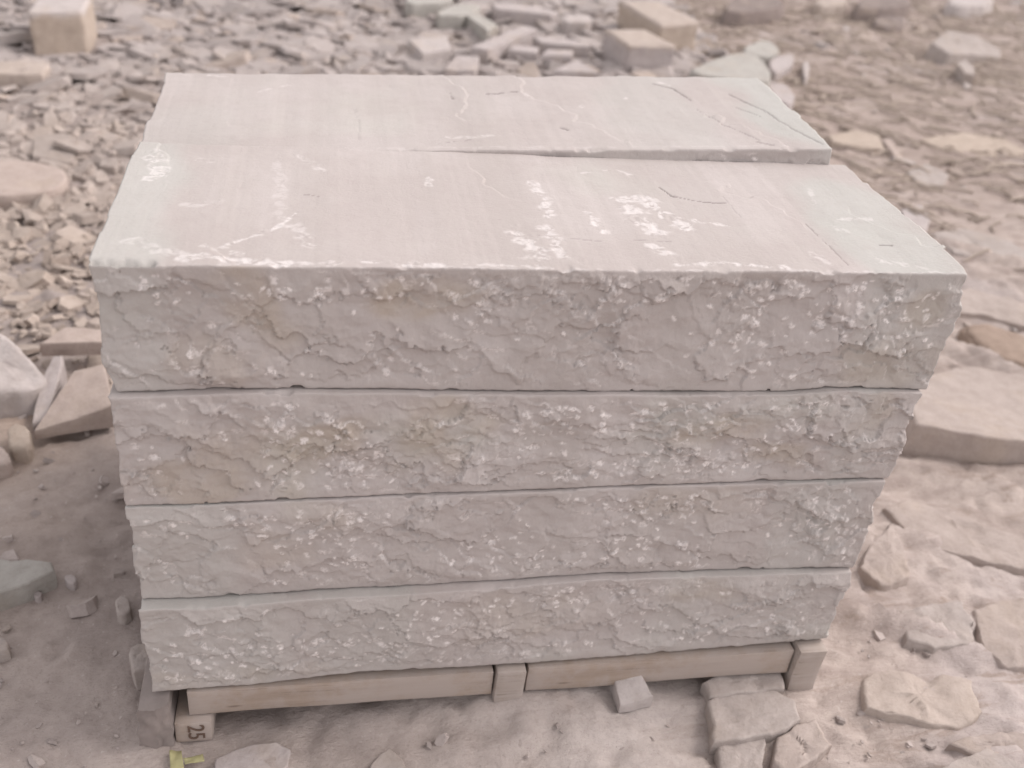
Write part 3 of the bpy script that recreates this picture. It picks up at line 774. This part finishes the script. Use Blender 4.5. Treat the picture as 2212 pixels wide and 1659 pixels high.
for k, (lab, px, hh) in enumerate((
        ('long low rock sheet slanting across the sand just below the thick ledge', [(1908, 1096), (1962, 1076), (2040, 1100), (2110, 1126), (2270, 1184), (2270, 1240), (2130, 1212), (2040, 1186), (1950, 1140)], [.035, .035, .03, .03, .03, .012, .018, .02, .025]),
        ('small wedge of rock in the sand against the third slab', [(1880, 1172), (1924, 1132), (1950, 1180), (1968, 1246), (1906, 1262), (1862, 1222)], [.03, .034, .03, .022, .018, .022]),
        ('smooth greyish rock sheet flush with the sand, right of the lowest slab', [(1945, 1318), (2010, 1300), (2080, 1296), (2108, 1345), (2092, 1390), (2020, 1398), (1958, 1384)], .022),
        ('rough rock sheet cut by the right photo edge beside the smooth greyish one', [(2104, 1316), (2160, 1300), (2260, 1280), (2280, 1440), (2180, 1446), (2120, 1400)], [.022, .026, .03, .03, .022, .016]),
        ('broad cream rock sheet with a crevice, lower right of the pallet', [(1864, 1462), (1914, 1440), (1960, 1452), (2002, 1474), (2038, 1454), (2102, 1468), (2124, 1538), (2072, 1572), (2004, 1566), (1955, 1552), (1872, 1526)], [.026, .030, .028, .018, .026, .028, .020, .018, .020, .022, .024]),
        ('narrow rock sheet above the dark corner plate', [(2060, 1604), (2120, 1582), (2190, 1576), (2270, 1596), (2270, 1634), (2120, 1640)], .024),
        ('low rock sheet lying across the sand above the thick ledge', [(2010, 640), (2090, 622), (2180, 640), (2280, 690), (2240, 712), (2120, 680), (2040, 672)], [.02, .03, .03, .025, .01, .01, .012]),
        ('flat rock sheet beside the right edge of the front slab top', [(2010, 505), (2080, 490), (2180, 520), (2240, 560), (2150, 570), (2060, 545)], [.02, .028, .028, .02, .01, .012]),
        ('thin rock sheet in the litter right of the tilted slab', [(1990, 300), (2080, 286), (2170, 300), (2230, 330), (2130, 336), (2040, 322)], [.02, .03, .03, .02, .01, .012]))):
    hh = [.62 * v_ for v_ in hh] if np.ndim(hh) else .62 * hh
    stone('rock_sheet', lab, 'rock', px, hh, ('sand', 'sand', 'dust', 'sand', 'cream', 'sand', 'sand', 'dust', 'tan')[k], 160 + k, **SH)
stone('boulder', 'brown boulder in place of a dark hollow at the right photo edge', 'boulder', [(2085, 702), (2125, 692), (2190, 715), (2300, 760), (2300, 800), (2180, 780), (2120, 750)], .03, 'brown', 68, bevel=.02, wob=.012, flare=1.15)  # raised brown stone whose colour stands in for a hollow's shade
stone('boulder', 'big grey angular boulder in the upper right litter', 'boulder', [(2012, 92), (2045, 66), (2110, 76), (2164, 108), (2158, 122), (2100, 118), (2050, 116)], [.10, .14, .13, .06, .04, .06, .08], 'dust', 69, wob=.015, flare=1.10, bevel=.008)
stone('stone', 'pale stone leaning below the big grey boulder', 'stone', [(2068, 136), (2085, 128), (2104, 146), (2106, 162), (2084, 158)], .07, 'dust', 70, bevel=.008)
stone('stone_slab', 'greenish flat slab peeping out behind the right end of the rear slab', 'stone slab', [(1480, 158), (1530, 132), (1598, 110), (1646, 124), (1672, 168), (1640, 176)], .085, 'green', 71, group=GS)
stone('stone_slab', 'dark green slab fragment just beyond the greenish flat slab', 'stone slab', [(1600, 104), (1655, 82), (1690, 110), (1660, 122), (1622, 118)], .06, 'green', 72, group=GS)
stone('stone', 'grey stone right of the greenish slab behind the stack', 'stone', [(1662, 126), (1715, 112), (1716, 134), (1680, 160), (1664, 150)], .06, 'grey', 73)
stone('stone', 'grey stone hugging the right edge of the rear slab', 'stone', [(1655, 176), (1700, 180), (1720, 212), (1704, 226), (1672, 214)], .08, 'grey', 74)
stone('stone', 'slim upright white stone among grey fragments behind the stack', 'stone', [(1734, 134), (1746, 130), (1750, 160), (1738, 170)], .05, 'pale', 75, wob=.004)
stone('stone_slab', 'low buff slab in the litter right of the rear slab', 'stone slab', [(1790, 292), (1850, 280), (1900, 292), (1912, 322), (1860, 318), (1800, 306)], .02, 'tan', 76, group=GS, bevel=.008)
stone('stone', 'slanting pinkish stone in the sand right of the tilted slab', 'stone', [(1905, 300), (1922, 296), (1950, 336), (1940, 346)], .02, 'pink', 77, wob=.004, bevel=.008)
stone('stone', 'flat pinkish stone in the sand beyond the right end of the front slab', 'stone', [(1960, 372), (2000, 352), (2050, 376), (2040, 400), (1990, 402)], .015, 'dust', 78, bevel=.008)
stone('stone', 'greyish stone in the sand beside the upper right corner of the front slab', 'stone', [(1946, 452), (1990, 440), (2010, 470), (2000, 506), (1960, 500)], .015, 'grey', 79, bevel=.008)
# fragments heaped behind the stack
stone('stone_plate', 'pale four sided plate lying on the rubble behind the rear slab', 'stone plate', [(882, 84), (966, 77), (975, 106), (914, 116)], .075, 'pale', 81, group=GS, bevel=.006)
stone('stone_bar', 'long grey stone bar lying aslant in the rubble', 'stone bar', [(1018, 101), (1131, 55), (1160, 62), (1056, 107)], .10, 'grey', 82, bevel=.005, group=GS)
stone('stone_bar', 'short greenish bar aslant left of the long grey bar', 'stone bar', [(1008, 33), (1030, 27), (1076, 54), (1053, 65)], .09, 'green', 83, bevel=.005, group=GS)
stone('stone_bar', 'brick shaped grey stone, left of two side by side in rubble', 'stone bar', [(1096, 107), (1110, 96), (1164, 102), (1160, 114)], .075, 'grey', 84, bevel=.008, group=GS)
stone('stone_bar', 'brick shaped grey stone next to the squared cream topped block', 'stone bar', [(1168, 118), (1184, 106), (1238, 108), (1234, 120)], .075, 'grey', 85, bevel=.008, group=GS)
stone('stone_bar', 'long flat grey bar above the two brick shaped stones', 'stone bar', [(1152, 79), (1200, 80), (1274, 92), (1274, 102), (1170, 92)], .085, 'grey', 86, bevel=.006, group=GS)
stone('stone_block', 'small cut block with rounded top left of the larger squared block', 'stone block', [(1214, 46), (1220, 32), (1270, 28), (1283, 46)], .10, 'pale', 87, bevel=.012, group=GS)
stone('stone_slab', 'greenish broken slab at the top edge behind the stack', 'stone slab', [(930, 32), (986, 6), (1045, 10), (1015, 34)], .09, 'green', 88, group=GS)
stone('stone_slab', 'greenish dark slab cut by the top photo edge', 'stone slab', [(870, 10), (890, -22), (980, -20), (972, 4)], .09, 'green', 89, group=GS)
stone('stone_bar', 'very long grey bar at the top edge behind the stack', 'stone bar', [(1062, 6), (1130, 8), (1206, 24), (1192, 32), (1070, 18)], .09, 'grey', 90, group=GS, bevel=.008)
stone('stone_plate', 'curved grey shard just behind the far edge of the rear slab', 'stone plate', [(960, 150), (985, 118), (1034, 122), (1026, 152)], [.05, .09, .085, .05], 'grey', 91, group=GS, bevel=.006)
stone('stone_plate', 'triangular grey shard leaning on the cream topped block', 'stone plate', [(1196, 152), (1246, 128), (1290, 156)], .055, 'grey', 92, group=GS, bevel=.006)
for k, (lab, px, hh, tn) in enumerate((
        ('dark brown clod at the top edge, right of the larger squared block', [(1560, 22), (1590, -10), (1660, -14), (1700, 4), (1680, 18), (1610, 26)], .10, 'dark'),
        ('dark weathered rock cut by the top photo edge at upper right', [(1845, 14), (1870, -14), (1930, -16), (1972, 0), (1950, 14), (1890, 18)], .09, 'dark'),
        ('dark brown low rock in place of a dark hollow below the top edge', [(1880, 50), (1900, 32), (1950, 34), (1956, 52), (1930, 60)], .05, 'dark'),  # dark tint on a raised rock imitates the shade of a hole
        ('pale rock cut by the top photo edge between two dark rocks', [(1755, 6), (1790, -12), (1832, -8), (1826, 10), (1780, 14)], .07, 'cream'),
        ('whitish rock at the top edge near the right photo corner', [(2040, 4), (2080, -14), (2150, -10), (2140, 10), (2080, 14)], .08, 'pale'))):
    stone('rock', lab, 'rock', px, hh, tn, 140 + k, bevel=.02, wob=.02, flare=1.1)

# torn yellow scrap
a0 = at(366, 1640, dz=.004); a1 = at(394, 1634, dz=.004); a2 = at(440, 1632, dz=.012); sy = empty('plastic_scrap', tuple(a1))
tag(sy, 'torn yellow plastic scrap lying in the dust by the numbered leg', 'scrap')
for nm_, px in (('strip', [(366, 1622), (392, 1622), (398, 1662), (368, 1668)]), ('strip', [(396, 1640), (438, 1628), (442, 1644), (400, 1652)])):
    pts = np.array([at(p[0], p[1], dz=.012) for p in px]); I, J, K, F = lattice(10, 6, 2)
    a = (I / 9.0)[:, None]; b = (J / 5.0)[:, None]
    q = (pts[0] * (1 - a) + pts[1] * a) * (1 - b) + (pts[3] * (1 - a) + pts[2] * a) * b
    q[:, 2] += .006 * perlin(q[:, 0] * 55, q[:, 1] * 55, 3) + .001 * K
    o = mesh(nm_, q - a1, F, M_YEL, sy)

# ------------------------------------------------------------------ stone chips
rs = np.random.RandomState(5)


def chip_proto(seed):
    r = np.random.RandomState(seed); n = r.randint(5, 8)
    an = np.sort(np.arange(n) / n * 2 * math.pi + r.uniform(-.32, .32, n)); ra = r.uniform(.72, 1.12, n)
    p = np.c_[np.cos(an) * ra, np.sin(an) * ra * r.uniform(.55, .85)]
    lo = np.c_[p * r.uniform(.92, 1.1, (n, 1)), np.full(n, -.5) + r.uniform(-.1, .1, n)]
    hi = np.c_[p * r.uniform(.80, 1.0, (n, 1)) + r.uniform(-.08, .08, 2), .5 + r.uniform(-.22, .22, n)]
    V = np.concatenate([lo, hi, [[0, 0, .55 + r.uniform(-.1, .12)]], [[0, 0, -.5]]])
    F = []
    for i in range(n):
        j = (i + 1) % n
        F += [(i, j, n + j), (i, n + j, n + i), (n + i, n + j, 2 * n), (j, i, 2 * n + 1)]
    return V, np.array(F)


PROTO = [chip_proto(900 + i) for i in range(18)]


def rot_matrix(tx, ty, rz):
    cx, sx, cy, sy_, cz, sz = math.cos(tx), math.sin(tx), math.cos(ty), math.sin(ty), math.cos(rz), math.sin(rz)
    A = np.array([[1, 0, 0], [0, cx, -sx], [0, sx, cx]]); B = np.array([[cy, 0, sy_], [0, 1, 0], [-sy_, 0, cy]]); C = np.array([[cz, -sz, 0], [sz, cz, 0], [0, 0, 1]])
    return C @ B @ A


def scatter(n, xr, yr, dens, size, seed, tall=(.10, .28), tilt=.17):
    r = np.random.RandomState(seed); out = []
    x = r.uniform(*xr, n); y = r.uniform(*yr, n)
    keep = r.uniform(0, 1, n) < dens(x, y); x, y = x[keep], y[keep]
    inside = (x > -.06) & (x < 1.32) & (y > -.10) & (y < .92)
    x, y = x[~inside], y[~inside]
    g = ground_low(x, y)
    for i in range(len(x)):
        s_ = size(x[i], y[i], r); t = s_ * r.uniform(*tall)
        out.append((x[i], y[i], g[i] + r.uniform(-.1, .45) * t + r.uniform(0, .25) * s_ * .5, s_, t, r.normal(0, tilt), r.normal(0, tilt), r.uniform(0, 6.28), r.randint(len(PROTO))))
    return out


def chip_size(x, y, r):
    s_ = .017 + .0085 * np.clip(y - .6, 0, 5); return float(np.clip(1.0 * s_ * r.lognormal(0, .52), .008, .16))


def chip_tint(x, y, r):
    w_ = float(np.clip((y - 1.6) / 2.2 + .25 * perlin(np.array([x * 2.1]), np.array([y * 2.1]), 61)[0] + .15 * (x > .2), 0, 1))
    warm = np.array([.405, .338, .295]); cool = np.array([.37, .325, .31])
    c = warm * (1 - w_) + cool * w_
    if r.random() < .06: c = np.array([.43, .36, .32])
    return c * r.uniform(.85, 1.08)


chips = scatter(19000, (-2.7, 3.4), (.75, 8.2), rubble_zone, chip_size, 3)
chips += scatter(5200, (-1.9, .06), (.82, 3.3), lambda x, y: np.clip(rubble_zone(x, y) * 1.5, 0, 1) * sm(3.3, 2.2, y), lambda x, y, r: float(np.clip((.016 + .006 * (y - .8)) * r.lognormal(0, .38), .008, .06)), 13, (.3, .6), .35)
sand_dens = lambda x, y: np.clip(right_zone(x, y) * .55 * sm(.2, 2.2, y) + .05, 0, 1) * (1 - .9 * rubble_zone(x, y))
sand = scatter(1900, (1.3, 8.0), (-.5, 8.2), sand_dens, lambda x, y, r: float(np.clip((.006 + .0040 * max(y, 0)) * r.lognormal(0, .6), .004, .08)), 4, (.15, .4), .2)
dirt = scatter(7000, (-1.6, 1.6), (-.7, 1.1), lambda x, y: .35 + .5 * sm(-.1, .3, perlin(x * 2.5, y * 2.5, 91)), lambda x, y, r: float(np.clip(.0034 * r.lognormal(0, .85), .0016, .035)), 6, (.3, .7), .3)


def chip_geometry(c):
    V, F = PROTO[c[8]]
    return (V * np.array([c[3], c[3], c[4]])) @ rot_matrix(c[5], c[6], c[7]).T, F


HULL = [(150, 560), (366, 140), (1640, 145), (1812, 320), (2100, 590), (1800, 1400), (1800, 1500), (340, 1610)]


def in_hull(px, py):
    s_ = False; n = len(HULL)
    for i in range(n):
        (xa, ya), (xb, yb) = HULL[i], HULL[(i + 1) % n]
        if (ya > py) != (yb > py) and px < (xb - xa) * (py - ya) / (yb - ya) + xa: s_ = not s_
    return s_


def split_chips(lst, want, seed):
    sc = []
    for k, c in enumerate(lst):
        px, py, d = to_px(c[:3])
        ok = d > 0 and 8 < px < W - 8 and 6 < py < H - 8 and not in_hull(px, py) and py < 1000
        sc.append(c[3] * (c[3] + c[4]) / d ** 2 if ok else -1)
    order = np.argsort(sc)[::-1][:want]; return set(int(i) for i in order if sc[i] > 0)


def heap(name, lst, skip, label, cat, seed, tint):
    r = random.Random(seed); VV, FF, TT, n = [], [], [], 0
    for k, c in enumerate(lst):
        if k in skip: continue
        V, F = chip_geometry(c); VV.append(V + np.array(c[:3])); FF.append(F + n); n += len(V)
        TT.append(np.tile(tint(c[0], c[1], r), (len(V), 1)))
    o = mesh(name, np.concatenate(VV), np.concatenate(FF), M_CHIP, attrs={'tint': np.concatenate(TT)}, sharp=25)
    return tag(o, label, cat, kind='stuff')


def singles(lst, pick, seed, tint, lab):
    r = random.Random(seed)
    for k in sorted(pick):
        c = lst[k]; V, F = chip_geometry(c)
        o = mesh('stone_chip', V, F, M_CHIP, loc=c[:3], sharp=25, uniform=tint(c[0], c[1], r))
        l, g = lab(c); tag(o, l, 'stone chip', g)


def sand_tint(x, y, r):
    c = np.array([.43, .355, .31]) if r.random() < .7 else np.array([.42, .37, .35])
    return c * r.uniform(.84, 1.06)


def dirt_tint(x, y, r):
    return np.array([.40, .345, .325]) * r.uniform(.8, 1.25)


def chip_label(c):
    px, py, d = to_px(c[:3])
    if px < 420 and py > 200: return 'larger angular stone chip in the gravel left of the stack', 'larger chips in the gravel left of the stack'
    return 'larger flat stone chip on the grey rubble behind the stack', 'larger chips on the rubble behind the stack'


pk = split_chips(chips, 230, 1); ps = split_chips(sand, 60, 2)
singles(chips, pk, 1, chip_tint, chip_label)
singles(sand, ps, 2, sand_tint, lambda c: ('larger stone chip scattered on the sandy ground right of the stack', 'chips on the sandy ground'))
heap('rubble', chips, pk, 'bed of small broken stone chips around the back of the stack', 'rubble', 3, chip_tint)
heap('gravel', sand, ps, 'small stone crumbs littering the sandy ground right of the stack', 'gravel', 4, sand_tint)
heap('crumbs', dirt, set(), 'tiny stone crumbs on the bare dirt around the pallet', 'crumbs', 5, dirt_tint)

# dry stalks littering the upper right
r = np.random.RandomState(12); VV, FF, TT, n = [], [], [], 0
for _ in range(4200):
    x0, y0 = r.uniform(2.0, 7.5), r.uniform(1.4, 7.6)
    if r.random() > float(right_zone(np.array([x0]), np.array([y0]))[0]) * sm(1.4, 3.0, y0): continue
    L = r.uniform(.06, .34); th = r.normal(-.5, .7); bend = r.normal(0, .5); w_ = r.uniform(.0025, .0075)
    k = 6; t = np.linspace(0, 1, k); ang = th + bend * (t - .5)
    px = x0 + np.cumsum(np.cos(ang)) * L / k; py = y0 + np.cumsum(np.sin(ang)) * L / k
    pz = ground(px, py) + w_ + .012 * r.random() * np.sin(t * math.pi * r.uniform(.5, 2))
    nx, ny = -np.sin(ang), np.cos(ang)
    ring = [np.c_[px + nx * w_, py + ny * w_, pz], np.c_[px, py, pz + w_ * 1.3], np.c_[px - nx * w_, py - ny * w_, pz]]
    V = np.concatenate(ring); F = []
    for a, b in ((0, 1), (1, 2), (2, 0)):
        F += [(a * k + i, a * k + i + 1, b * k + i + 1, b * k + i) for i in range(k - 1)]
    VV.append(V); FF.append(np.array(F) + n); n += len(V)
    TT.append(np.tile(np.array([.46, .385, .33]) * r.uniform(.8, 1.1), (len(V), 1)))
tag(mesh('straw_litter', np.concatenate(VV), np.concatenate(FF)[:, ::-1], M_STRAW, attrs={'tint': np.concatenate(TT)}),
    'dry straw and stalks strewn over the sandy ground at upper right', 'straw litter', kind='stuff')
